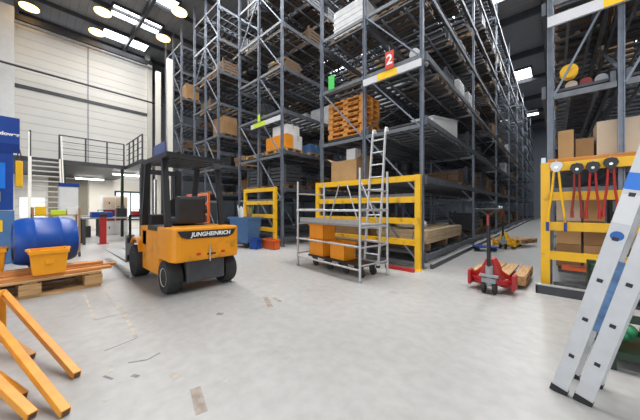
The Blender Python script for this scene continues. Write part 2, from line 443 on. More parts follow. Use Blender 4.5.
# yellow end guards
def guard(label, loc, w, m='yel', mul=1.0, h=2.0, posts=None):
    t = thing('end_guard', label, 'guard rail', loc, 0, 'steel guards at the rack ends')
    for x in (posts or (0.05, w-.05)): part('guard_post', MB().box((x-.055,-.05,0),(x+.055,.05,h)).box((x-.09,-.08,0),(x+.09,.08,.012)), m, t, bevel=.004)
    for z in (1.93,1.48,1.02,.57):
        if z < h: part('guard_rail', MB().box((.10,-.035,z-.065),(w-.10,.035,z+.065)), m, t, bevel=.004)
    return t
GY = 5.40
guard('long yellow guard behind the aluminium scaffold tower', (-5.0,GY,0), 2.93)
guard('yellow guard hung with bolt cutters beside the big ladder', (-.16,GY,0), 1.75)
guard('yellow guard behind the blue waste cart', (-8.72,GY,0), 1.88)
guard('vermilion red guard seen through the forklift cab', (-14.1,GY,0), 2.4, 'redorange')
single('floor_rail', MB().box((-.32,-.03,0),(.32,.03,.07)).box((-.3,-.05,0),(-.2,.05,.02)).box((.2,-.05,0),(.3,.05,.02)), 'red', 'low red steel rail on the floor by the yellow guard corner', 'rail', (-2.42,5.16,0), 0, None, bevel=.006)
t = thing('floor_kerb', 'dark steel kerb along the foot of the bolt cutter guard', 'kerb', (-.22,5.2,0), 0)
part('kerb_plate', MB().box((0,-.02,0),(1.7,.02,.13)).box((0,-.02,0),(.02,.14,.13)), 'grey_d', t)
part('kerb_cap', MB().box((-.01,-.035,.131),(1.71,.03,.15)), 'alu', t)
t = thing('floor_kerb', 'steel guide rail along the racking beside the red pallet truck', 'kerb', (-1.95,5.7,0), 0)
part('guide_rail', MB().box((-.03,0,0),(.03,36,.10)), 'grey_d', t)
part('rail_cap', MB().box((-.035,0,.101),(.035,36,.112)), 'alu', t)

# ================================================================== GOODS ON THE RACKS
def pallet_mesh(name, w, d, h, mt, n_top=6):
    """d along x (boards run along y ... width w)"""
    b = MB()
    for k in range(n_top):
        x = -d/2+.06+k*(d-.12)/(n_top-1)
        b.box((x-.058,-w/2,h-.022),(x+.058,w/2,h))
    for y in (-w/2+.05,0,w/2-.05):
        b.box((-d/2,y-.05,0),(d/2,y+.05,.02)); b.box((-d/2,y-.05,h-.045),(d/2,y+.05,h-.0225))
        for x in (-d/2+.07,0,d/2-.07): b.box((x-.07,y-.05,.0205),(x+.07,y+.05,h-.0455))
    return b.mesh(name, mt)
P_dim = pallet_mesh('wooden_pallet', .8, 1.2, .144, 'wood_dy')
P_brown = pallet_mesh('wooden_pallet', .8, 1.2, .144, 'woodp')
P_org = pallet_mesh('wooden_pallet', .8, 1.2, .144, 'wood_o')
def boxmesh(name, w, d, h, m, tape=True):
    b = MB().box((-w/2,-d/2,0),(w/2,d/2,h), bev=.012)
    return b.mesh(name, m)
loads = []
def ld(nm, cat, desc, m, w, d, h, extra=None):
    b = MB()
    if extra == 'crate':
        for z in [k*.13+.01 for k in range(int(h/.13))]:
            b.box((-w/2,-d/2,z),(w/2,-d/2+.02,z+.1)); b.box((-w/2,d/2-.02,z),(w/2,d/2,z+.1)); b.box((-w/2,-d/2+.02,z),(-w/2+.02,d/2-.02,z+.1)); b.box((w/2-.02,-d/2+.02,z),(w/2,d/2-.02,z+.1))
        for x in (-w/2+.05,w/2-.05):
            for y in (-d/2-.012,d/2+.012): b.box((x-.05,y-.012,0),(x+.05,y+.012,h))
        b.box((-w/2+.02,-d/2+.02,0),(w/2-.02,d/2-.02,.03))
    elif extra == 'drum':
        b.lathe([(.28,0),(.29,.02),(.28,.04),(.28,.28),(.295,.3),(.28,.32),(.28,.56),(.295,.58),(.28,.6),(.28,.84),(.29,.86),(.28,.88)], seg=22)
    elif extra == 'planks':
        for k in range(5):
            for j in range(3): b.box((-w/2+j*w/3+.005,-d/2+random.uniform(0,.08),k*h/5),(-w/2+(j+1)*w/3-.005,d/2-random.uniform(0,.08),(k+1)*h/5-.006))
    elif extra == 'wrap':
        b.box((-w/2,-d/2,0),(w/2,d/2,h), bev=.06)
        for k in range(4): b.box((-w/2-.006,-d/2-.006,.1+k*h/5),(w/2+.006,d/2+.006,.1+k*h/5+.05))
    else:
        b.box((-w/2,-d/2,0),(w/2,d/2,h), bev=.01); b.box((-w/2-.002,-.03,h*.55),(w/2+.002,.03,h+.002)); b.box((-.004,-d/2-.002,.02),(.004,d/2+.002,h+.001))
    loads.append((nm, cat, desc, b.mesh(nm, m, smooth=extra=='drum')))
ld('carton','box','brown carton','carton',1.0,.7,.62); ld('carton','box','dark brown carton','carton_d',1.05,.72,.8)
ld('carton','box','pale carton','carton_p',.9,.66,.5); ld('wrapped_load','load','white film wrapped load','film',1.05,.7,.8,'wrap')
ld('wooden_crate','crate','dark slatted crate','wood_d',1.1,.7,.6,'crate'); ld('timber_bundle','timber','dark timber bundle','wood_dy',1.0,.76,.4,'planks')
ld('steel_crate','crate','dark grey slatted crate','grey_d',1.05,.7,.7,'crate'); ld('drum','drum','blue black drum','black',.6,.6,.88,'drum')
ld('timber_bundle','timber','pale plank bundle','plank',.9,.74,.35,'planks'); ld('carton','box','small dark carton','carton_d',.8,.6,.36)
ld('steel_crate','crate','blackish slatted crate','black',1.1,.72,.5,'crate'); ld('timber_bundle','timber','brown board bundle','woodp',1.0,.76,.5,'planks')
W = [.7,2.6,1.0,2.2,9,9,8,1.2,1.5,2,9,4]
def fill(rack, rname, xs, bays, levels, sides, prob, skip=()):
    loc = rack.location
    for bb in bays:
        for lv in levels:
            for si in sides:
                for k in range(4):
                    if (bb,lv,si,k) in skip or random.random() > prob: continue
                    x = loc.x+(xs[si]+xs[si+1])/2; y = loc.y+bb*PITCH+.65+1.15*k; z = LEVELS[lv]+.004
                    wd = xs[si+1]-xs[si]
                    where = '%s shelf %s bay %s slot, %s %s' % (ORD[lv], ORD[bb], ORD[k], 'aisle side' if si == len(xs)-2 else 'far side', rname)
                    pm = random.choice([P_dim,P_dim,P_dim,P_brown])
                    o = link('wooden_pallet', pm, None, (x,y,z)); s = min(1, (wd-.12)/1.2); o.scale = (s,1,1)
                    tag(o, 'wooden pallet '+where, 'pallet', 'pallets stored in the racking')
                    if random.random() < .88:
                        nm, cat, desc, me = random.choices(loads, W)[0]
                        o2 = link(nm, me, None, (x+random.uniform(-.04,.04)*s,y+random.uniform(-.015,.015),z+.147)); o2.scale = (s*.98,1,1)
                        tag(o2, desc+' '+where, cat, 'goods stored in the racking')
sk1 = {(0,1,1,1),(0,1,1,2),(0,3,0,0),(0,3,0,1),(0,3,1,0),(0,2,1,2),(0,2,1,3),(0,2,0,0),(0,2,0,1),(0,2,1,0),(0,2,1,1),(0,1,0,0),(0,1,1,0)}
fill(R1, 'middle rack', [0,1.44,2.88], [0], [1,2,3,4,5,6], [0,1], .8, sk1)
fill(R1, 'middle rack', [0,1.44,2.88], [1,2], [0,1,2,3,4,5,6], [1], .72)
fill(R1, 'middle rack', [0,1.44,2.88], [3,4], [0,1,2,3], [1], .55)
fill(R2, 'cart rack', [0,1.33,2.66], [0], [1,2,3,4,5,6], [0,1], .62, {(0,2,1,0),(0,2,1,1)})
fill(R2, 'cart rack', [0,1.33,2.66], [1], [0,1,2,3,4,5], [1], .6)
fill(R3, 'forklift rack', [0,1.28,2.56], [0], [1,2,3,4,5,6], [0,1], .55)
fill(R4, 'wall side rack', [0,1.28,2.56], [0], [1,2,3,4,5,6], [1], .5)
fill(R0, 'ladder rack', [0,.76,1.52], [0], [3,4,5], [0,1], .7)
fill(R0, 'ladder rack', [0,.76,1.52], [1], [1,2,3,4], [0,1], .7)
# --- orange pallets stored on edge of the middle rack
def full_pallet(label, loc, rz=0, d=1.2, w=.8, h=.144, my='wood_o', mx='wood_ox', grp=None, nt=6, rx=0, lengthwise=False):
    t = thing('wooden_pallet', label, 'pallet', loc, rz, grp); t.rotation_euler = (rx,0,rz)
    if lengthwise:
        for k in range(4):
            y = -w/2+.08+k*(w-.16)/3; part('top_board', MB().box((-d/2,y-.075,h-.022),(d/2,y+.075,h)), mx, t)
    else:
        for k in range(nt):
            x = -d/2+.06+k*(d-.12)/(nt-1); part('top_board', MB().box((x-.062,-w/2,h-.022),(x+.062,w/2,h)), my, t)
    for y in (-w/2+.05,0,w/2-.05):
        part('stringer_board', MB().box((-d/2,y-.05,h-.045),(d/2,y+.05,h-.0225)), mx, t)
        part('bottom_board', MB().box((-d/2,y-.05,0),(d/2,y+.05,.022)), mx, t)
        for x in (-d/2+.08,0,d/2-.08): part('block', MB().box((x-.08,y-.05,.0225),(x+.08,y+.05,h-.0455)), mx, t)
    return t
zz = LEVELS[2]+.004
for j, (xx, yy) in enumerate([(-4.28,YF+.55)]):
    for k in range(7 - 5*j):
        full_pallet(['%s orange pallet of the tall stack above the open carton','%s brown pallet of the low stack behind the orange pallets'][j] % ['lowest','second lowest','third','middle','fifth','second highest','topmost'][k],
            (xx+random.uniform(-.03,.03),yy+random.uniform(-.03,.03),zz+k*.147), random.uniform(-.025,.025), my=['wood_o','wood_d'][j], mx=['wood_ox','wood_d'][j], grp='orange pallets in the middle rack')
# carton with flaps below them
def carton(label, loc, w, d, h, m='carton', rz=0, flaps=False, grp=None, tape=True):
    t = thing('carton', label, 'box', loc, rz, grp)
    part('box_body', MB().box((-w/2,-d/2,0),(w/2,d/2,h), bev=.006), m, t)
    if tape: part('packing_tape', MB().box((-w/2-.002,-.025,h*.6),(w/2+.002,.025,h+.002)), 'tape', t)
    if flaps:
        for s in (-1,1): part('flap', MB().bar((s*w/2,0,h+.003),(s*(w/2+.16),0,h+.10), d*.96, .006), m, t)
    return t
carton('large open brown carton under the orange pallets', (-4.32,YF+.45,LEVELS[1]+.004), .86, .66, .62, 'carton', 0, True, tape=False)
carton('small white carton on top of the large brown carton', (-4.22,YF+.48,LEVELS[1]+.63), .3, .3, .34, 'whitebox')
# boxes at the first bay of the rack behind the cart
zz = LEVELS[2]+.004; xx = -7.42
for k in range(2):
    full_pallet('brown pallet under the %s boxes on the rack behind the cart' % ['orange and white','second pair of'][k], (xx,YF+.60+1.15*k,zz), 0, my='woodp', mx='woodx', grp='pallets with boxes behind the cart')
carton('orange carton on the high pallet behind the cart guard', (xx,YF+.38,zz+.148), 1.1, .34, .46, 'crate_o', tape=False)
carton('white carton beside the orange carton on the high pallet', (xx,YF+.80,zz+.148), 1.1, .42, .5, 'whitebox')
carton('white carton stacked on the orange and white cartons', (xx+.1,YF+.62,zz+.652), .8, .6, .34, 'whitebox')
carton('blue and white box deeper on the rack behind the cart', (xx+.1,YF+1.75,zz+.148), .9, .6, .34, 'blue_c')
# white box and objects on the aisle side of the middle rack
zz = LEVELS[2]+.004
t = thing('tarpaulin_box', 'big white slanted box at the aisle side of the middle rack', 'box', (-2.50,YF+2.0,zz+.004), 0)
part('box_body', MB().prism([(-1.0,.12),(1.15,0),(1.15,.70),(-1.0,.30)], 'X', -.27, .27), 'whitebox', t)
part('box_lid', MB().bar((0,-1.02,.31),(0,1.17,.717), .58, .02, (0,0,1)), 'whitebox', t)
single('paper_sheet_roll', MB().lathe([(.02,-.3),(.11,-.3),(.11,.3),(.02,.3)], 'Y'), 'film', 'white film roll on the fourth shelf at the aisle corner', 'roll', (-2.32,YF+.36,LEVELS[3]+.115), 0, None, smooth=True)
# long planks on the lowest shelf
zz = LEVELS[0]+.004
for k in range(4):
    for j in range(4):
        q = ['bottom','second','third','top'][k]; r = ['innermost','second inner','second outer','outermost'][j]
        single('plank', MB().box((-.15,-1.55+random.uniform(0,.1),0),(.15,1.55-random.uniform(0,.12),.072)), 'plank', '%s pale plank in the %s layer of the long stack behind yellow guard' % (r, q), 'plank', (-3.30+.32*j+random.uniform(-.006,.006),YF+1.95,zz+.16+k*.076), 0, 'long planks on the lowest shelf')
for k in range(3):
    single('timber_bearer', MB().box((-.66,-.05,0),(.66,.05,.155)), 'wood_d', '%s dark bearer under the long pale planks' % ['front','middle','rear'][k], 'timber', (-2.82,YF+.6+1.3*k,zz), 0, 'bearers under the planks')
for k in range(3):
    carton('%s brown carton low in the middle rack left of the planks' % ['front','second','third'][k], (-4.35,YF+.6+1.0*k,zz), .8, .6, .62-.1*k, ['carton_d','carton','carton_d'][k])
single('cloth_sack', MB().ball((0,0,.14),.26,(1.3,.9,.55)).ball((.28,.05,.12),.2,(1,.9,.6)), 'film', 'crumpled white sack lying on the long planks', 'sack', (-2.85,YF+.95,zz+.465), 0, None, smooth=True)
# goods on the guard height shelf of the right rack
zz = LEVELS[1]+.1
carton('narrow brown carton standing above the yellow bolt cutter', (.13,YF+.22,LEVELS[1]+.004), .18, .24, .56, 'carton')
carton('brown carton with a folded top above the dark red cutter', (.34,YF+.30,LEVELS[1]+.004), .20, .36, .40, 'carton_d')
carton('big pale carton on the shelf above the bolt cutters', (.68,YF+.36,LEVELS[1]+.004), .42, .5, .62, 'carton_p')
carton('tall brown carton behind the big pale carton', (1.12,YF+.36,LEVELS[1]+.004), .3, .5, .56, 'carton')
for k in range(3):
    single('steel_pipe', MB().cyl((0,-1.6,0),(0,1.6,0),.075), ['sand','red_d','grey'][k], ['beige tube lying on the upper shelf over pale carton','dark red tube lying on the upper shelf','grey tube lying on the upper shelf'][k], 'pipe', (.20+.17*k,YF+1.95,LEVELS[2]+.08), 0, 'tubes on the right rack', smooth=True)
single('cable_reel', MB().lathe([(.03,-.06),(.11,-.06),(.11,-.05),(.05,-.045),(.05,.045),(.11,.05),(.11,.06),(.03,.06)], 'Y'), 'yel', 'yellow cable reel on the upper shelf of the right rack', 'reel', (.17,YF+.28,LEVELS[2]+.275), 0, None, smooth=True)
# goods behind the right guard
for k in range(4):
    single('steel_bar', MB().box((-.5,-.03,0),(.5,.03,.05)), ['redorange','red','grey','red'][k], ['upper bright red bar low behind the right guard','lower red bar low behind the right guard','grey bar low behind the right guard','rear red bar low behind the right guard'][k], 'bar', (.58,YF+.15+.075*k,LEVELS[0]+.004), .0, 'bars low behind the right guard')
for x, ww, cols in ((.17,.30,('carton_d','carton','carton_p')),(.47,.24,('carton','carton_d','carton')),(1.0,.30,('carton','carton_p','carton_d'))):
    for k, m in enumerate(cols):
        carton('%s %s carton of the stack behind the %s' % (['lowest','middle','topmost'][k], {'carton_d':'dark brown','carton':'brown','carton_p':'pale'}[m], {.17:'yellow and dark red bolt cutters',.47:'middle red bolt cutter',1.0:'guard rails where the big ladder crosses'}[x]),
               (x,YF+.58,LEVELS[0]+.004+.39*k), ww, .28, .385, m, grp='cartons behind the right guard')
t = thing('drawer_unit', 'dark workshop drawer unit behind the carton stacks of the right rack', 'drawer unit', (1.02,YF+1.35,LEVELS[0]+.004), 0)
part('cabinet_body', MB().box((-.3,-.15,0),(.3,.2,1.4)), 'grey_d', t)
for k in range(6): 
    d = part('drawer', MB().box((-.27,-.17,.05+k*.22),(.27,-.151,.24+k*.22)), 'wood_d' if k % 2 else 'grey', t); part('drawer_handle', MB().box((-.1,-.185,.15+k*.22),(.1,-.171,.17+k*.22)), 'alu', d)

# ================================================================== BOLT CUTTERS
def cutter(label, x, top, length, m, spread, grip, loc_y=GY-.115):
    t = thing('bolt_cutter', label, 'bolt cutter', (x,loc_y,top), 0, 'bolt cutters hung on the guard')
    part('jaw', MB().prism([(-.075,0),(-.055,.055),(0,.07),(.055,.055),(.075,0),(.06,-.035),(.03,-.09),(-.03,-.09),(-.06,-.035)], 'Y', -.022, .022), 'black' if grip == 'black' else 'alu', t, bevel=.004)
    for s in (-1,1):
        a = (s*.025,0,-.07); b = (s*spread*.55,0,-length*.45); c = (s*spread,0,-length*.86); d = (s*spread,0,-length)
        h = part('handle', MB().path([a,b,c],.014), m, t, smooth=True)
        part('grip', MB().cyl(c, d, .019), grip if grip != 'black' else m, h, smooth=True)
    part('hanging_hook', MB().path([(0,.03,-.02),(0,.03,.05),(0,.05,.09)],.008), 'grey', t)
    part('pivot_bolt', MB().cyl((0,-.03,-.02),(0,.03,-.02),.018), 'chrome', t)
    return t
cutter('yellow bolt cutter with blue grips on the right guard', .015, 1.93, .98, 'yel', .10, 'blue_m')
cutter('dark red bolt cutter hanging next to the yellow one', .235, 1.88, .72, 'red_d', .05, 'black')
cutter('red bolt cutter in the middle of the hung row', .395, 1.885, .74, 'red', .066, 'black')
cutter('bright red bolt cutter hanging nearest the big ladder', .565, 1.92, .74, 'red', .066, 'black')

# ================================================================== FORKLIFT  (local +x = heading)
fk = thing('forklift', 'yellow electric forklift with black overhead guard seen from behind', 'forklift', (-4.37,1.86,0), PI)
# local: rear axle x=0, front axle x=1.58
b = MB()
pts = [(-.36,-.42),(-.345,-.48),(-.29,-.52),(-.2,-.535),(.34,-.53),(.34,.53),(-.2,.535),(-.29,.52),(-.345,.48),(-.36,.42)]
b.prism(pts, 'Z', .50, 1.0)
cw = part('counterweight', b, 'truck', fk, bevel=.03)
part('grille_band', MB().prism([(-.44,.955),(-.40,.875),(-.30,.835),(.34,.845),(.42,.875),(.465,.96)], 'X', -.369, -.352), 'black', cw)
text('maker_lettering', 'JUNGHEINRICH', .088, 'lettering', cw, facing((-.371,-.03,.90),(0,-1,0),(0,0,1)), .002, .2, .002)
for y in (-.22,.17): part('tail_lamp', MB().box((-.368,y-.03,.585),(-.352,y+.03,.62)), 'lens', cw)
part('number_plate', MB().box((-.366,-.1,.575),(-.353,.04,.60)), 'black', cw)
part('tow_pin', MB().cyl((-.38,0,.48),(-.38,0,.72),.012), 'chrome', cw)
b = MB().box((.345,-.50,.20),(1.28,.50,.92)).box((1.0,-.50,.62),(1.42,.50,.98))
part('chassis', b, 'truck', fk, bevel=.03)
part('battery_cover', MB().box((.35,-.49,.925),(.98,.49,1.0)), 'black', fk, bevel=.015)
part('side_step', MB().box((.78,-.535,.25),(1.22,-.505,.33)), 'black', fk)
part('axle_housing', MB().box((-.26,-.30,.16),(.30,.30,.495)), 'grey_d', fk, bevel=.02)
part('front_axle', MB().box((1.35,-.36,.15),(1.62,.36,.62)), 'black', fk)
for (x, y, r, wd) in ((0,-.44,.255,.2),(0,.44,.255,.2),(1.58,-.46,.30,.24),(1.58,.46,.30,.24)):
    wl = part('wheel', MB().lathe([(r*.55,-wd/2),(r*.93,-wd/2),(r,-wd/2+.035),(r,wd/2-.035),(r*.93,wd/2),(r*.55,wd/2)], 'Y', 32, (x,y,r)), 'rubber', fk, smooth=True)
    s = -1 if y < 0 else 1
    part('wheel_hub', MB().lathe([(.02,s*(wd/2-.06)),(r*.53,s*(wd/2-.05)),(r*.54,s*(wd/2+.004)),(r*.40,s*(wd/2-.02)),(.05,s*(wd/2-.01)),(.02,s*(wd/2))], 'Y', 24, (x,y,r)), 'cream' if x == 0 else 'grey_d', wl, smooth=True)
part('fender', MB().prism([(1.25,.5),(1.3,.66),(1.45,.74),(1.72,.74),(1.88,.62),(1.86,.60),(1.7,.70),(1.46,.70),(1.33,.63),(1.28,.5)], 'Y', -.56, -.34), 'truck', fk)
part('fender', MB().prism([(1.25,.5),(1.3,.66),(1.45,.74),(1.72,.74),(1.88,.62),(1.86,.60),(1.7,.70),(1.46,.70),(1.33,.63),(1.28,.5)], 'Y', .34, .56), 'truck', fk)
st = part('seat', MB().box((.38,-.25,1.03),(.90,.25,1.14)), 'seat', fk, bevel=.04)
part('backrest', MB().box((.24,-.22,1.03),(.38,.26,1.50)), 'seat', st, bevel=.05)
part('armrest', MB().box((.45,-.34,1.2),(.8,-.27,1.28)), 'seat', st, bevel=.02)
part('rear_pillar', MB().bar((.12,-.44,1.0),(.28,-.44,2.10),.07,.085,(0,1,0)), 'black', fk)
part('rear_pillar', MB().bar((.12,.44,1.0),(.28,.44,2.10),.07,.085,(0,1,0)), 'black', fk)
part('front_pillar', MB().bar((1.42,-.44,.95),(1.16,-.44,2.10),.07,.09,(0,1,0)), 'black', fk)
part('front_pillar', MB().bar((1.42,.44,.95),(1.16,.44,2.10),.07,.09,(0,1,0)), 'black', fk)
b = MB()
for y in (-.44,.44): b.box((.02,y-.05,2.09),(1.28,y+.05,2.17))
for x in (.06,.28,.48,.68,.88,1.08,1.24): b.box((x-.03,-.40,2.10),(x+.03,.40,2.16))
part('overhead_guard', b, 'black', fk)
part('working_lamp', MB().box((.0,-.36,1.98),(.09,-.24,2.08)), 'grey_d', fk)
part('steering_column', MB().cyl((1.3,0,.95),(1.02,0,1.30),.035), 'black', fk)
part('steering_wheel', MB().lathe([(.15,-.012),(.17,-.012),(.17,.012),(.15,.012)], 'X', 20, (1.02,0,1.32)), 'black', fk)
part('dashboard', MB().box((1.2,-.40,.98),(1.42,.40,1.18)), 'black', fk, bevel=.03)
for y in (-.33,.33): part('mast_rail', MB().box((1.84,y-.05,.10),(1.98,y+.05,2.12)), 'black', fk)
for y in (-.24,.24): part('inner_mast_rail', MB().box((1.88,y-.03,.14),(1.98,y+.03,2.10)), 'grey_d', fk)
part('mast_crossbar', MB().box((1.85,-.28,2.0),(1.9,.28,2.1)), 'black', fk)
part('mast_crossbar', MB().box((1.85,-.28,.5),(1.88,.28,.62)), 'black', fk)
for y in (-.12,.12): part('lift_cylinder', MB().cyl((1.9,y,.15),(1.9,y,1.9),.035), 'chrome', fk, smooth=True)
part('hydraulic_hose', MB().path([(1.8,-.2,.6),(1.78,-.2,1.6),(1.82,-.2,2.0)],.016), 'rubber', fk)
part('fork_carriage', MB().box((2.0,-.58,.25),(2.05,.58,.35)).box((2.0,-.58,.60),(2.05,.58,.70)).box((2.0,-.1,.25),(2.05,.1,.7)), 'black', fk)
part('load_backrest', MB().box((2.01,-.55,.70),(2.04,-.51,1.15)).box((2.01,.51,.70),(2.04,.55,1.15)).box((2.01,-.55,1.12),(2.04,.55,1.16)), 'black', fk)
for y in (.52,.16):
    part('fork', MB().prism([(2.06,.20),(2.06,.75),(2.10,.75),(2.10,.25),(4.3,.235),(4.3,.215)], 'Y', y-.075, y+.075), 'grey', fk, bevel=.003)

# ================================================================== SCAFFOLD TOWER
ang = math.atan2(-.24,1.83)
sc = thing('scaffold_tower', 'aluminium mobile scaffold tower parked before the yellow guard', 'scaffold', (-4.35,4.06,0), ang)
LX, LY = 1.85, .80
r = .024
for x, hh in ((0,1.9),(LX,2.0)):
    ef = holder('end_frame', sc)
    for y in (0,LY):
        p = part('upright_tube', MB().cyl((x,y,.03),(x,y,hh),r), 'alu', ef, smooth=True)
        part('foot_plug', MB().cyl((x,y,0),(x,y,.035),.034), 'grey', ef, smooth=True)
    for z in (.28,.60,.95,1.27,1.62): part('rung', MB().cyl((x,0,z),(x,LY,z),.017), 'alu', ef, smooth=True)
for y in (0,LY):
    for z in (.22,.62,1.25): part('guard_tube', MB().cyl((0,y-.03,z),(LX,y-.03,z),.019), 'alu', sc, smooth=True)
for a, c in (((.50,LY+.03,1.85),(.14,LY+.03,.95)),((.74,LY+.03,1.85),(1.10,LY+.03,.95)),((1.2,LY-.02,1.85),(1.68,LY-.02,.95))):
    part('diagonal_tube', MB().cyl(a, c, .016), 'alu', sc, smooth=True)
pl = part('platform', MB().box((.02,.05,.965),(LX-.02,LY-.05,1.0)), 'grey', sc)
part('toe_board', MB().box((.03,.035,1.0),(LX-.03,.052,1.09)), 'alu', sc)
part('trapdoor', MB().box((.3,.15,1.001),(.9,LY-.15,1.012)), 'alu', pl)
dl = thing('transport_dolly', 'low black dolly with castors under the scaffold platform', 'dolly', (-4.35,4.06,0), ang)
part('dolly_deck', MB().box((.07,.24,.20),(1.70,.66,.235)), 'black', dl)
for x in (.28,.75,1.22,1.62):
    for y in (.28,.62):
        c = part('castor_fork', MB().box((x-.03,y-.045,.08),(x+.04,y-.03,.2)).box((x-.03,y+.03,.08),(x+.04,y+.045,.2)).box((x-.05,y-.045,.175),(x+.05,y+.045,.1995)), 'grey_d', dl)
        part('castor_wheel', MB().lathe([(.02,-.025),(.07,-.025),(.08,-.012),(.08,.012),(.07,.025),(.02,.025)], 'Y', 20, (x+.03,y,.08)), 'rubber', c, smooth=True)
# ladder leaning on the rack behind the tower
ld2 = thing('hook_ladder', 'narrow aluminium ladder with rounded hooks leaning above the scaffold', 'ladder', (-3.02,5.03,0), 0)
def lp(x, u): return (x, u*.115, u*.993)      # u along the ladder
for x in (-.17,.17): part('stile', MB().bar(lp(x*1.05,.03), lp(x*.95,3.05), .028, .06, (0,1,0)), 'alu_l', ld2)
for k in range(10): part('rung', MB().cyl(lp(-.17,.28+.29*k), lp(.17,.28+.29*k), .016), 'alu_l', ld2, smooth=True)
for x in (-.16,.16):
    part('hook', MB().path([lp(x,3.05),(x,.37,3.12),(x,.44,3.13),(x,.48,3.07)],.026), 'whitebox', ld2, smooth=True)
    part('foot', MB().box((x*1.05-.03,-.03,0),(x*1.05+.03,.05,.05)), 'rubber', ld2)

# orange crates behind the scaffold
def crate(label, loc, w, d, h, m, rz=0, grp=None):
    t = thing('plastic_crate', label, 'crate', loc, rz, grp)
    b = MB(); th = .012; tp = .03
    for (x0,y0,x1,y1) in ((-w/2,-d/2,w/2,-d/2+th),(-w/2,d/2-th,w/2,d/2),(-w/2,-d/2,-w/2+th,d/2),(w/2-th,-d/2,w/2,d/2)): b.box((x0,y0,0),(x1,y1,h))
    b.box((-w/2,-d/2,0),(w/2,d/2,th)); part('crate_body', b, m, t)
    b = MB()
    for (x0,y0,x1,y1) in ((-w/2-.02,-d/2-.02,w/2+.02,-d/2),(-w/2-.02,d/2,w/2+.02,d/2+.02),(-w/2-.02,-d/2,-w/2,d/2),(w/2,-d/2,w/2+.02,d/2)): b.box((x0,y0,h-.04),(x1,y1,h))
    part('crate_rim', b, m, t); return t
def on_dolly(x, y): c_, s_ = math.cos(ang), math.sin(ang); return (-4.35+x*c_-y*s_, 4.06+x*s_+y*c_)
crate('lower orange crate on the black dolly under the scaffold', (*on_dolly(.325,.45),.236), .48,.36,.36,'crate_o', ang,'orange crates under the scaffold')
crate('upper orange crate stacked on the dolly under the scaffold', (*on_dolly(.325,.45),.598), .48,.36,.34,'crate_o', ang,'orange crates under the scaffold')
crate('single orange crate in the middle of the black dolly', (*on_dolly(.98,.46),.236), .42,.34,.36,'crate_o', ang,'orange crates under the scaffold')
# ================================================================== BLUE CART & SMALL BINS by the left guard
t = thing('waste_cart', 'big blue wheeled waste cart in front of the yellow guard', 'cart', (-7.70,4.80,0), math.radians(12))
b = MB(); w0,w1,d0,d1 = .32,.42,.24,.32
def frustum(mb, w0, d0, z0, w1, d1, z1):
    A = [mb.b.verts.new((sx*w0,sy*d0,z0)) for sx, sy in ((-1,-1),(1,-1),(1,1),(-1,1))]; B = [mb.b.verts.new((sx*w1,sy*d1,z1)) for sx, sy in ((-1,-1),(1,-1),(1,1),(-1,1))]
    mb.b.faces.new(A[::-1])
    for k in range(4): mb.b.faces.new((A[k],A[(k+1)%4],B[(k+1)%4],B[k]))
    return A, B
A,B = frustum(b, .34,.25,.16,.42,.32,.98); A2,B2 = frustum(b,.33,.24,.18,.405,.305,.98)
for k in range(4): b.b.faces.new((B[k],B[(k+1)%4],B2[(k+1)%4],B2[k]))
part('cart_body', b, 'blue_c', t)
part('cart_rim', MB().box((-.46,-.36,.94),(.46,-.325,1.0)).box((-.46,.325,.94),(.46,.36,1.0)).box((-.46,-.325,.94),(-.425,.325,1.0)).box((.425,-.325,.94),(.46,.325,1.0)), 'blue_c', t)
for x in (-.27,.27):
    for y in (-.2,.2): part('wheel', MB().cyl((x,y-.02,.08),(x,y+.02,.08),.08), 'rubber', t)
part('cart_base', MB().box((-.35,-.26,.12),(.35,.26,.165)), 'black', t)
for k, (dx, dy, dz, m, lb) in enumerate([(-.30,.12,.52,'whitebox','white strip of waste poking out of the blue cart'),(.10,.14,.55,'foliage','green strap sticking out of the blue cart'),(.29,-.14,.40,'carton','torn brown card sticking out of the blue cart'),(-.10,-.14,.45,'skin_paper','crumpled white paper in the blue cart')]):
    mb = MB()
    for q in range(7):
        a = random.uniform(-.5,.5); mb.bar((dx+random.uniform(-.02,.02),dy,.45),(dx+a*.14,dy+random.uniform(-.03,.03),.98), .03, .012, (0,1,0)); mb.bar((dx+a*.14,dy,.98),(dx*1.25+a*.16,dy*random.uniform(1,1.9),1.0+dz*random.uniform(.2,.95)), .045, .01, (random.uniform(-1,1),1,0))
    single('waste_strip', mb, m, lb, 'waste', (-7.70,4.80,0), math.radians(12), 'waste sticking out of the blue cart')
crate('small bright blue tub beside the waste cart', (-7.08,4.78,0), .28,.24,.32,'blue', .3)
crate('vermilion tub on the floor before the yellow guard', (-6.75,5.12,0), .62,.24,.30,'redorange', 0)
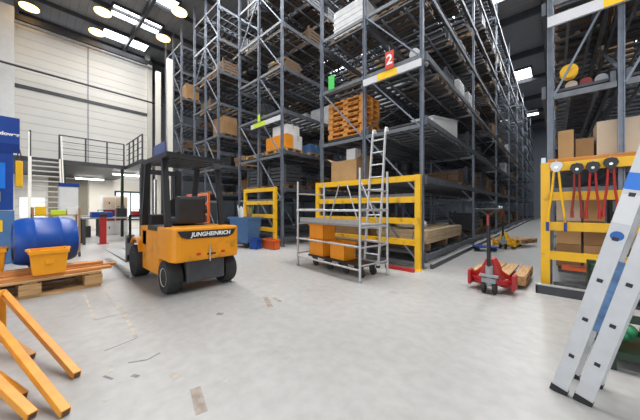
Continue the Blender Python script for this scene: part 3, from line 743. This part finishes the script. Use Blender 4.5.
# ================================================================== PALLET TRUCKS
def pallet_truck(label, loc, rz, m, hm='black', cat='pallet truck'):
    """origin at the steering wheels, forks along local +x"""
    t = thing('pallet_truck', label, cat, loc, rz)
    part('truck_head', MB().prism([(-.08,-.06),(.12,-.30),(.22,-.30),(.22,.30),(.12,.30),(-.08,.06)], 'Z', .14, .20), m, t, bevel=.006)
    part('shroud', MB().prism([(-.17,.18),(.17,.18),(.10,.42),(.05,.52),(-.05,.52),(-.10,.42)], 'X', -.02, .20), m, t, bevel=.012)
    for s in (-1,1):
        part('side_plate', MB().prism([(.0,.08),(.0,.30),(.20,.30),(.26,.08)], 'Y', s*.29-.02, s*.29+.02), m, t)
        f = part('fork', MB().box((.18,s*.18-.075,.07),(1.35,s*.18+.075,.115)).prism([(1.35,.07),(1.42,.085),(1.35,.115)], 'Y', s*.18-.075, s*.18+.075), m, t)
        part('load_roller', MB().cyl((1.2,s*.18-.05,.033),(1.2,s*.18+.05,.033),.033), 'rubber', f)
        part('cross_brace', MB().bar((.0,s*.06,.40),(.20,s*.30,.16),.03,.05), m, t)
        part('steer_wheel', MB().lathe([(.02,-.025),(.08,-.025),(.09,-.015),(.09,.015),(.08,.025),(.02,.025)], 'Y', 20, (-.05,s*.07,.09)), 'rubber', t, smooth=True)
    part('pump', MB().cyl((-.06,0,.12),(-.06,0,.42),.05).box((-.12,-.09,.17),(-.0,.09,.24)).box((-.13,-.12,.26),(-.05,.12,.29)), 'grey', t)
    part('pump_piston', MB().cyl((-.02,0,.42),(-.02,0,.58),.02), 'chrome', t)
    h = part('drawbar', MB().cyl((-.08,0,.34),(-.12,0,1.18),.026), hm, t, smooth=True)
    part('control_lever', MB().box((-.15,-.012,1.04),(-.135,.012,1.2)), 'red', h)
    part('handlebar', MB().path([(-.12,0,1.18),(-.12,-.09,1.26),(-.12,-.17,1.28),(-.12,.17,1.28),(-.12,.09,1.26),(-.12,0,1.18)],.015), hm, h, smooth=True)
    return t
pallet_truck('red hand pallet truck parked in the aisle mouth', (-.74,4.72,0), math.radians(88), 'red')
pj = full_pallet('worn brown pallet lifted on the red pallet truck', (-.704,5.76,.07), math.radians(88), d=1.1, w=.76, my='woodp', mx='woodx', lengthwise=True)
for o in [c for c in pj.children if c.name.startswith('bottom_board')]:
    pass
pallet_truck('yellow hand pallet truck further down the aisle', (-1.22,10.1,0), math.radians(84), 'yel')
full_pallet('brown pallet on the forks of the yellow pallet truck', (-.95,11.25,.12), math.radians(70), d=1.0, w=.7, my='woodp', mx='woodx')
t = thing('platform_dolly', 'small dark blue flat dolly behind the red pallet truck', 'dolly', (-1.58,9.25,0), .4)
part('deck', MB().box((-.3,-.22,.11),(.3,.22,.15), bev=.01), 'blue_m', t)
for x in (-.22,.22):
    for y in (-.15,.15): part('castor', MB().cyl((x,y-.015,.055),(x,y+.015,.055),.055), 'rubber', t)

# ================================================================== BIG LADDER AT THE RIGHT
bl = thing('extension_ladder', 'large two section aluminium ladder leaning in the foreground', 'ladder', (.008,2.50,0), -math.radians(14))
LA = math.atan(.245)
def lpt(s, y, off): # s along ladder, off = offset of section along +x
    return (off + s*math.sin(LA), y, s*math.cos(LA))
for si, (off, s0, s1) in enumerate(((0.0,.0,3.1),(.122,.0,2.9))):
    sec = holder('ladder_section', bl)
    for y in (0,.30):
        dirv = Vector((math.sin(LA),0,math.cos(LA)))
        st = part('stile', MB().bar(lpt(s0+.04,y,off+.01), lpt(s1,y,off+.01), .028, .086, (1,0,0)), 'alu_l', sec)
        part('end_cap', MB().bar(lpt(s0-.004,y,off+.01), lpt(s0+.042,y,off+.01), .034, .092, (1,0,0)), 'black', st)
        if y == 0:
            for k in range(10):
                c = Vector(lpt(.30+.28*k+(.0 if si == 0 else .0),y-.0145,off+.01))
                M = Matrix.Translation(c) @ Matrix.Rotation(LA,4,'Y')
                part('rung_plug', MB().box((-.014,-.004,-.012),(.014,.004,.012), M, .003), 'black', st)
    for k in range(10):
        part('rung', MB().bar(lpt(.30+.28*k,0.015,off+.01), lpt(.30+.28*k,.285,off+.01), .028, .028), 'alu', sec)
# labels on the stiles
M0 = lambda s, off, y, n: Matrix.Translation(lpt(s,y,off+.01)) @ Matrix.Rotation(LA,4,'Y')
part('oval_sticker', MB().lathe([(.004,-.0165),(.03,-.0165),(.03,-.0142),(.004,-.0142)], 'Y', 20, lpt(1.16,0,.012)), 'sticker', bl, 'oval blue sticker')
part('maker_label', MB().box((-.045,-.0165,-.05),(.045,-.0142,.05), M0(1.50,0,0,0)), 'blue_l', bl, 'blue label')
part('warning_label', MB().box((-.04,-.0165,-.16),(.04,-.0142,.02), M0(1.40,0,0,0)), 'skin_paper', bl)
t_ = part('lettered_strip', MB().box((-.04,-.003,-.24),(.04,.0,.30), M0(.66,.02,.285,0)), 'strip', bl, 'blue printed strip inside the ladder')

# dark green stillage on the right edge
t = thing('stillage', 'dark green steel stillage box behind the leaning ladder', 'stillage', (.72,3.50,0), math.radians(6))
for x in (-.42,.42):
    for y in (-.3,.3): part('corner_post', MB().box((x-.03,y-.03,0),(x+.03,y+.03,.78)), 'dgreen', t)
b = MB()
for z in (.12,.42,.72): 
    for y in (-.3,.3): b.box((-.39,y-.015,z-.03),(.39,y+.015,z+.03))
    for x in (-.42,.42): b.box((x-.015,-.27,z-.03),(x+.015,.27,z+.03))
part('side_rails', b, 'dgreen', t)
part('bottom_plate', MB().box((-.39,-.27,.09),(.39,.27,.11)), 'dgreen', t)
for k in range(8):
    x = -.28+.19*(k%4); z = .115+.24*(k//4)
    mb = MB()
    for q in range(6): mb.ball((random.uniform(-.035,.035),random.uniform(-.12,.12),.09+random.uniform(-.01,.03)),.055,(.95,1.3,.9))
    o = single('packed_bag', mb, ['gfoil','carton','gfoil','dgreen'][k%4], '%s %s bag in the %s layer of the green stillage' % (['first','second','third','fourth'][k%4], ['green','brown','green','dark green'][k%4], ['bottom','top'][k//4]), 'bag', (.72+x*math.cos(.105),3.50+x*math.sin(.105),z+.03), 0, 'bags in the green stillage', smooth=True)

# ================================================================== PALLET, BARREL AND BINS AT THE LEFT
FP = thing('wooden_pallet', 'large tall wooden pallet carrying the blue barrel', 'pallet', (-6.17,-.06,0), math.radians(4))
for k in range(7):
    x = -.55+k*1.10/6; part('top_board', MB().box((x-.07,-.80,.235),(x+.07,.80,.26)), 'woodp', FP)
for y in (-.70,0,.70):
    part('stringer_board', MB().box((-.60,y-.07,.21),(.60,y+.07,.2345)), 'woodx', FP)
    for x in (-.51,0,.51): part('block', MB().box((x-.09,y-.11,.0455),(x+.09,y+.11,.2095)), 'woodp', FP)
for x in (-.51,0,.51): part('bottom_board', MB().box((x-.07,-.80,.0),(x+.07,.80,.045)), 'woodp', FP)
for k, (x, z, y0, y1) in enumerate(((-5.72,.263,-1.0,.92),(-5.98,.263,-1.0,1.02),(-6.42,.263,-.9,.7),(-6.30,.318,-.9,.85))):
    if k == 3: x = -6.07; z = .309
    single('board', MB().box((-.075,y0,0),(.075,y1,.043)), 'board', ['front loose board under the orange bin','longest loose board jutting out past the tall pallet','rear loose board under the blue barrel','upper loose board between bin and blue barrel'][k], 'board', (x,0,z), math.radians([3,2,5,-1][k]), 'loose boards on the tall pallet')
br = thing('barrel', 'blue plastic barrel lying on its side on the pallet', 'barrel', (-6.42,.15,.75), math.radians(6))
R_, L_ = .385, .36
part('barrel_body', MB().lathe([(.02,-L_+.02),(R_*.75,-L_+.02),(R_*.8,-L_),(R_*.88,-L_),(R_*.95,-L_+.05),(R_,-L_+.14),(R_,-.17),(R_*1.02,-.15),(R_,-.13),(R_,.13),(R_*1.02,.15),(R_,.17),(R_,L_-.14),(R_*.95,L_-.05),(R_*.88,L_),(R_*.8,L_),(R_*.75,L_-.02),(.02,L_-.02)], 'Y', 40), 'blue', br, smooth=True)
for z in (-.2,.2): part('bung', MB().cyl((z*.5,L_-.025,z),(z*.5,L_+.0,z),.04), 'blue_m', br, smooth=True)
for s in (-1,1):
    single('wedge', MB().prism([(-.06,0),(.06,0),(.06 if s > 0 else -.06,.06)], 'Y', -.2, .2), 'woodp', ['wooden wedge behind the blue barrel','wooden wedge before the blue barrel'][s>0], 'wedge', (-6.42+s*.18,.15,.308), math.radians(6), 'wedges holding the barrel')
def stack_bin(label, loc, rz, grp='orange stacking bins'):
    t = thing('stacking_bin', label, 'bin', loc, rz, grp)
    b = MB(); A,B = frustum(b,.15,.17,0,.19,.20,.36); A2,B2 = frustum(b,.14,.16,.012,.178,.188,.36)
    for k in range(4): b.b.faces.new((B[k],B[(k+1)%4],B2[(k+1)%4],B2[k]))
    part('bin_body', b, 'bin', t)
    part('bin_rim', MB().box((.185,-.21,.31),(.21,.21,.365)).box((-.21,-.21,.31),(-.185,.21,.365)).box((-.185,-.215,.31),(.185,-.19,.365)).box((-.185,.19,.31),(.185,.215,.365)), 'bin', t, bevel=.004)
    for y in (-.2,.2): part('bin_handle', MB().box((-.06,y-.04 if y<0 else y,.35),(.06,y if y<0 else y+.04,.375)), 'bin', t)
    part('label_holder', MB().box((.176,-.05,.16),(.19,.05,.22)), 'bin', t)
    return t
stack_bin('orange stacking bin in front of the blue barrel', (-5.78,.17,.310), math.radians(3))
stack_bin('orange stacking bin cut off by the left picture edge', (-6.43,-.475,.310), 0)

# ================================================================== ORANGE TUBE FRAMES lower left
def tube_frame(label, feet, heads, z=.55, w=.05):
    t = thing('barrier_frame', label, 'barrier', (0,0,0), 0, 'orange tubular barrier frames')
    c = Vector((sum(f[0] for f in feet)/len(feet), sum(f[1] for f in feet)/len(feet), 0)); t.location = c
    for f, h in zip(feet, heads):
        a = Vector((*f, w*.5))-c; b_ = Vector(h)-c
        lg = part('leg', MB().bar(a, b_, w, w), 'tube', t, bevel=.004)
        d = (a-b_).normalized(); part('end_cap', MB().bar(a, a+d*.003, w*.7, w*.7), 'wood_d', lg)
        part('back_leg', MB().bar((b_.x,b_.y,-c.z+.0),(b_.x,b_.y,b_.z-.035), w, w), 'tube', t)
    part('crossbar', MB().bar(Vector(heads[0])-c, Vector(heads[-1])-c, w, w), 'tube', t, bevel=.004)
    return t
tube_frame('upper orange tubular barrier frame in the lower left corner', [(-2.71,.23),(-2.26,.14)], [(-4.1,-.2,.46),(-3.62,-.29,.46)])
tube_frame('lower orange tubular barrier frame with three short feet', [(-3.33,.0),(-2.67,-.04),(-2.38,.0)], [(-4.35,-.55,.40),(-3.62,-.55,.38),(-3.3,-.42,.38)])

# ================================================================== BLUE MACHINE
t = thing('storage_lift', 'tall blue machine column with white lettering at left edge', 'machine', (-9.75,-.55,0), math.radians(2))
part('machine_head', MB().prism([(-.30,2.72),(-.30,3.38),(.34,3.42),(.34,2.80),(.26,2.60)], 'Y', -.45, .34), 'blue_m', t, bevel=.01)
part('column', MB().box((-.28,-.42,1.25),(.24,.24,2.62)), 'blue_m', t)
part('base_cabinet', MB().box((-.28,-.42,0),(.27,.26,1.24)), 'blue_c', t, bevel=.01)
part('control_panel', MB().box((.241,-.18,1.75),(.262,.12,2.35)), 'blue_l', t, 'bright blue panel')
part('display', MB().box((.241,-.1,1.45),(.26,.05,1.68)), 'grey', t)
part('warning_label', MB().box((.271,-.1,.75),(.28,.08,1.02)), 'ylab', t, 'yellow square label')
text('lettering', 'dower', .115, 'lettering', t, facing((.343,.19,3.02),(0,1,0),(0,0,1)), .003, 0, .004)
# ================================================================== GALLERY, STAIR, WORKSHOP UNDER IT
g = thing('gallery', 'dark steel gallery platform with railing along the white wall', 'gallery', (-17,0,0))
def gp(name, mb, m='grey_d', label=None): return part(name, mb, m, g, label)
FX = 2.45   # front edge (local x), world -14.55
gp('platform', MB().box((-3.9,-.9,3.06),(FX,2.86,3.22)).box((FX,2.86,3.06),(5.0,3.5,3.22)).box((-3.9,2.86,3.06),(FX,3.5,3.22)))
ry = [-.05,.72,1.5,2.2,2.8]
for y in ry: gp('railing_post', MB().box((FX-.05,y-.025,3.22),(FX,y+.025,4.2)))
for x in (2.9,3.6,4.3,4.95): gp('railing_post', MB().box((x-.025,2.88,3.22),(x+.025,2.93,4.2)))
for z in (4.2,3.95,3.7,3.45):
    rr = .022 if z > 4.1 else .012
    gp('railing_rail', MB().cyl((FX-.025,.72,z),(FX-.025,2.8,z),rr)); gp('railing_rail', MB().cyl((FX-.025,2.9,z),(4.97,2.9,z),rr)); gp('railing_rail', MB().cyl((.1,-.05,z),(FX,-.05,z),rr))
for x, y in ((FX-.1,.85),(FX-.1,2.75),(4.85,2.95)): gp('support_column', MB().box((x-.05,y-.05,0),(x+.05,y+.05,3.06)), 'dgreen')
s = thing('staircase', 'steep light staircase rising to the gallery', 'staircase', (-14.36,0,0))
for y in (-.04,.72): part('stringer', MB().bar((0,y,3.15),(1.75,y,.03),.05,.22), 'cream', s)
for y in (-.08,.76): 
    part('handrail', MB().bar((0,y,4.1),(1.75,y,1.0),.04,.04), 'cream', s)
    for k in (0,.5,1): part('baluster', MB().bar((1.75*k,y,3.12*(1-k)),(1.75*k,y,4.1-3.1*k),.03,.03), 'grey_d' if k == 0 else 'cream', s)
for k in range(16):
    z = .193*(k+1)-.02; x = 1.75*(1-z/3.14)
    part('tread', MB().box((x-.13,-.01,z-.03),(x+.13,.69,z)), 'cream', s)
for x, y, lb in ((-2.6,2.2,'pale strip light under the gallery before the olive door'),(1.2,3.2,'pale strip light under the gallery end near the workbench')):
    t = thing('strip_light', lb, 'lamp', (-17+x,y,2.93), 0, 'strip lights under the gallery')
    part('light_tube', MB().cyl((0,-.6,0),(0,.6,0),.03), 'striplamp', t); part('light_housing', MB().box((-.05,-.65,.04),(.05,.65,.125)), 'white', t)
# workshop furniture
def table(label, loc, w, d, h, topm, legm, rz=0):
    t = thing('workbench', label, 'workbench', loc, rz)
    part('bench_top', MB().box((-w/2,-d/2,h-.05),(w/2,d/2,h)), topm, t)
    for x in (-w/2+.06,w/2-.06):
        for y in (-d/2+.06,d/2-.06): part('leg', MB().box((x-.04,y-.04,0),(x+.04,y+.04,h-.05)), legm, t)
    return t
table('long grey workbench between the blue barrel and forklift', (-12.7,2.22,0), .8, 2.1, .95, 'grey', 'grey_d')
t = thing('vice_stand', 'red pedestal stand before the long grey workbench', 'stand', (-12.15,1.72,0))
part('pedestal', MB().box((-.08,-.09,0),(.08,.09,.98)), 'red', t, bevel=.01); part('foot_plate', MB().box((-.14,-.15,0),(.14,.15,.02)), 'red', t); part('vice', MB().box((-.09,-.1,.981),(.09,.1,1.08)), 'black', t)
table('grey side bench behind the white locker', (-15.6,1.35,0), .8, 1.5, .95, 'grey', 'grey_d')
def toolbox(label, loc, w, d, h, m, rz=0):
    t = thing('tool_box', label, 'tool box', loc, rz); part('box_body', MB().box((-w/2,-d/2,0),(w/2,d/2,h), bev=.01), m, t)
    part('handle', MB().path([(0,-.1,h),(0,-.1,h+.07),(0,.1,h+.07),(0,.1,h)],.012), 'black', t); return t
toolbox('dark blue tool box on the long workbench', (-12.7,1.75,.952), .4,.62,.2,'blue_m')
toolbox('black tool box on the long workbench', (-12.7,2.35,.952), .3,.3,.34,'black')
toolbox('small red tool box on the long workbench', (-12.7,2.85,.952), .3,.3,.22,'red')
toolbox('pale grey machine casing on the side bench', (-15.6,1.1,.952), .5,.6,.42,'grey')
toolbox('black tool box under the grey side bench', (-15.6,1.3,0), .6,.9,.5,'black')
t = thing('shelf_cabinet', 'red and white workshop cabinet against the far left wall', 'cabinet', (-16.35,2.75,0))
part('cabinet_body', MB().box((-.25,-.5,0),(.25,.5,1.9)), 'white', t)
for k in range(3):
    for y in (-.24,.24):
        d = part('door', MB().box((.251,y-.22,.08+k*.6),(.27,y+.22,.62+k*.6)), ['white','red_d','carton_p'][k], t); part('door_handle', MB().box((.271,y-.02,.3+k*.6),(.285,y+.02,.4+k*.6)), 'black', d)
t = thing('tall_locker', 'tall white locker with blue top beside the staircase', 'locker', (-12.15,.80,0), 0)
part('locker_body', MB().box((-.25,-.22,0),(.25,.24,2.0)), 'white', t)
part('locker_top', MB().box((-.27,-.24,2.001),(.27,.26,2.12)), 'blue_m', t, 'blue top panel')
d = part('door', MB().box((.251,-.2,.06),(.268,.22,1.95)), 'white', t); part('door_handle', MB().box((.269,.12,1.0),(.285,.15,1.15)), 'grey', d)
t = thing('shelf_trolley', 'brown metal shelf trolley standing behind the blue barrel', 'trolley', (-9.7,.42,0), math.radians(2))
for x in (-.25,.25):
    for y in (-.42,.42): part('trolley_post', MB().box((x-.02,y-.02,.12),(x+.02,y+.02,1.32)), 'carton_d', t); part('castor', MB().cyl((x,y-.02,.06),(x,y+.02,.06),.06), 'rubber', t)
for z in (.35,.78,1.12): part('shelf', MB().box((-.27,-.44,z-.015),(.27,.44,z)), 'carton_d', t)
for k, (y, z, m, w_, h_, lb) in enumerate([(-.28,1.122,'ylab',.2,.22,'yellow bottle box on the top of the shelf trolley'),(.04,1.122,'lime',.28,.12,'lime green packet on the shelf trolley'),(.30,1.122,'white',.2,.2,'white packet on the shelf trolley'),(-.2,.782,'red_d',.3,.2,'dark red box on the lower shelf of the trolley'),(.2,.782,'white',.3,.18,'white box on the lower shelf of the trolley')]):
    single('packet', MB().box((-.15,-w_/2,0),(.15,w_/2,h_), bev=.01), m, lb, 'packet', (-9.7,.42+y,z), 0, 'packets on the shelf trolley')
t = thing('tool_bag', 'yellow tool bag beside the blue machine', 'bag', (-11.4,-.25,1.9)); part('bag_body', MB().box((-.06,-.07,0),(.06,.07,.75), bev=.03), 'yel', t)  # bag floats in mid-air; its strap is tied to nothing
part('strap', MB().path([(0,-.06,.75),(0,0,1.1),(0,.06,.75)],.012), 'black', t)
t = thing('blue_panel', 'blue sign panel high above the forklift roof', 'sign', (-17.6,4.80,4.2)); t.name = 'wall_sign'; t.name = 'rack_sign'
part('panel', MB().box((0,0,0),(2.0,.03,.72)), 'blue_m', t); part('bracket', MB().box((.04,.031,.2),(.14,.099,.3)), 'grey', t)

# ================================================================== LIGHT, CAMERA
def area(name, loc, rot, sx, sy, power, col=(1,1,1)):
    l = bpy.data.lights.new(name, 'AREA'); l.shape = 'RECTANGLE'; l.size = sx; l.size_y = sy; l.energy = power; l.color = col
    o = bpy.data.objects.new(name, l); C.objects.link(o); o.location = loc; o.rotation_euler = rot; return o
area('hall_fill', (-10,3.5,11.4), (0,0,0), 17, 1.6, 1250, (1,.98,.95))  # added fill lights, out of view, to brighten the hall floor; no fixtures
area('hall_fill', (2.5,3.8,11.4), (0,0,0), 7, 1.6, 800, (1,.98,.95))
area('rear_fill', (2,Y0+.3,3.6), (math.radians(90),0,0), 18, 6, 750, (.95,.97,1))  # added fill from behind the camera; no dock opening stands here
area('workshop_lamp', (-17.5,2.3,2.85), (0,0,0), 4.5, 3.5, 260, (1,.97,.92))
for x_ in (-1.1, -5.9, -10.3):
    area('aisle_fill', (x_,19,11.6), (0,0,0), .9, 30, 1600, (.93,.96,1))  # added overhead fill that lifts the racks and aisle floor, not a fixture
w = bpy.data.worlds.new('world'); bpy.context.scene.world = w; w.use_nodes = True
bg = w.node_tree.nodes['Background']; bg.inputs['Color'].default_value = (.82,.9,1,1); bg.inputs['Strength'].default_value = .7

cam = bpy.data.cameras.new('camera'); co = bpy.data.objects.new('camera', cam); C.objects.link(co)
F = 260.
cam.sensor_fit = 'HORIZONTAL'; cam.sensor_width = 36; cam.lens = F*36/640; cam.shift_y = -(210-208)/640*-1*-1
co.location = (0,0,1.3); co.rotation_euler = (math.radians(90),0,math.radians(42.1))
cam.clip_start = .05; cam.clip_end = 200
S = bpy.context.scene; S.camera = co
S.view_settings.view_transform = 'Standard'; S.view_settings.look = 'None'; S.view_settings.exposure = -.04; S.view_settings.gamma = 1
S.view_settings.use_curve_mapping = False
try: S.cycles.use_denoising = True
except Exception: pass
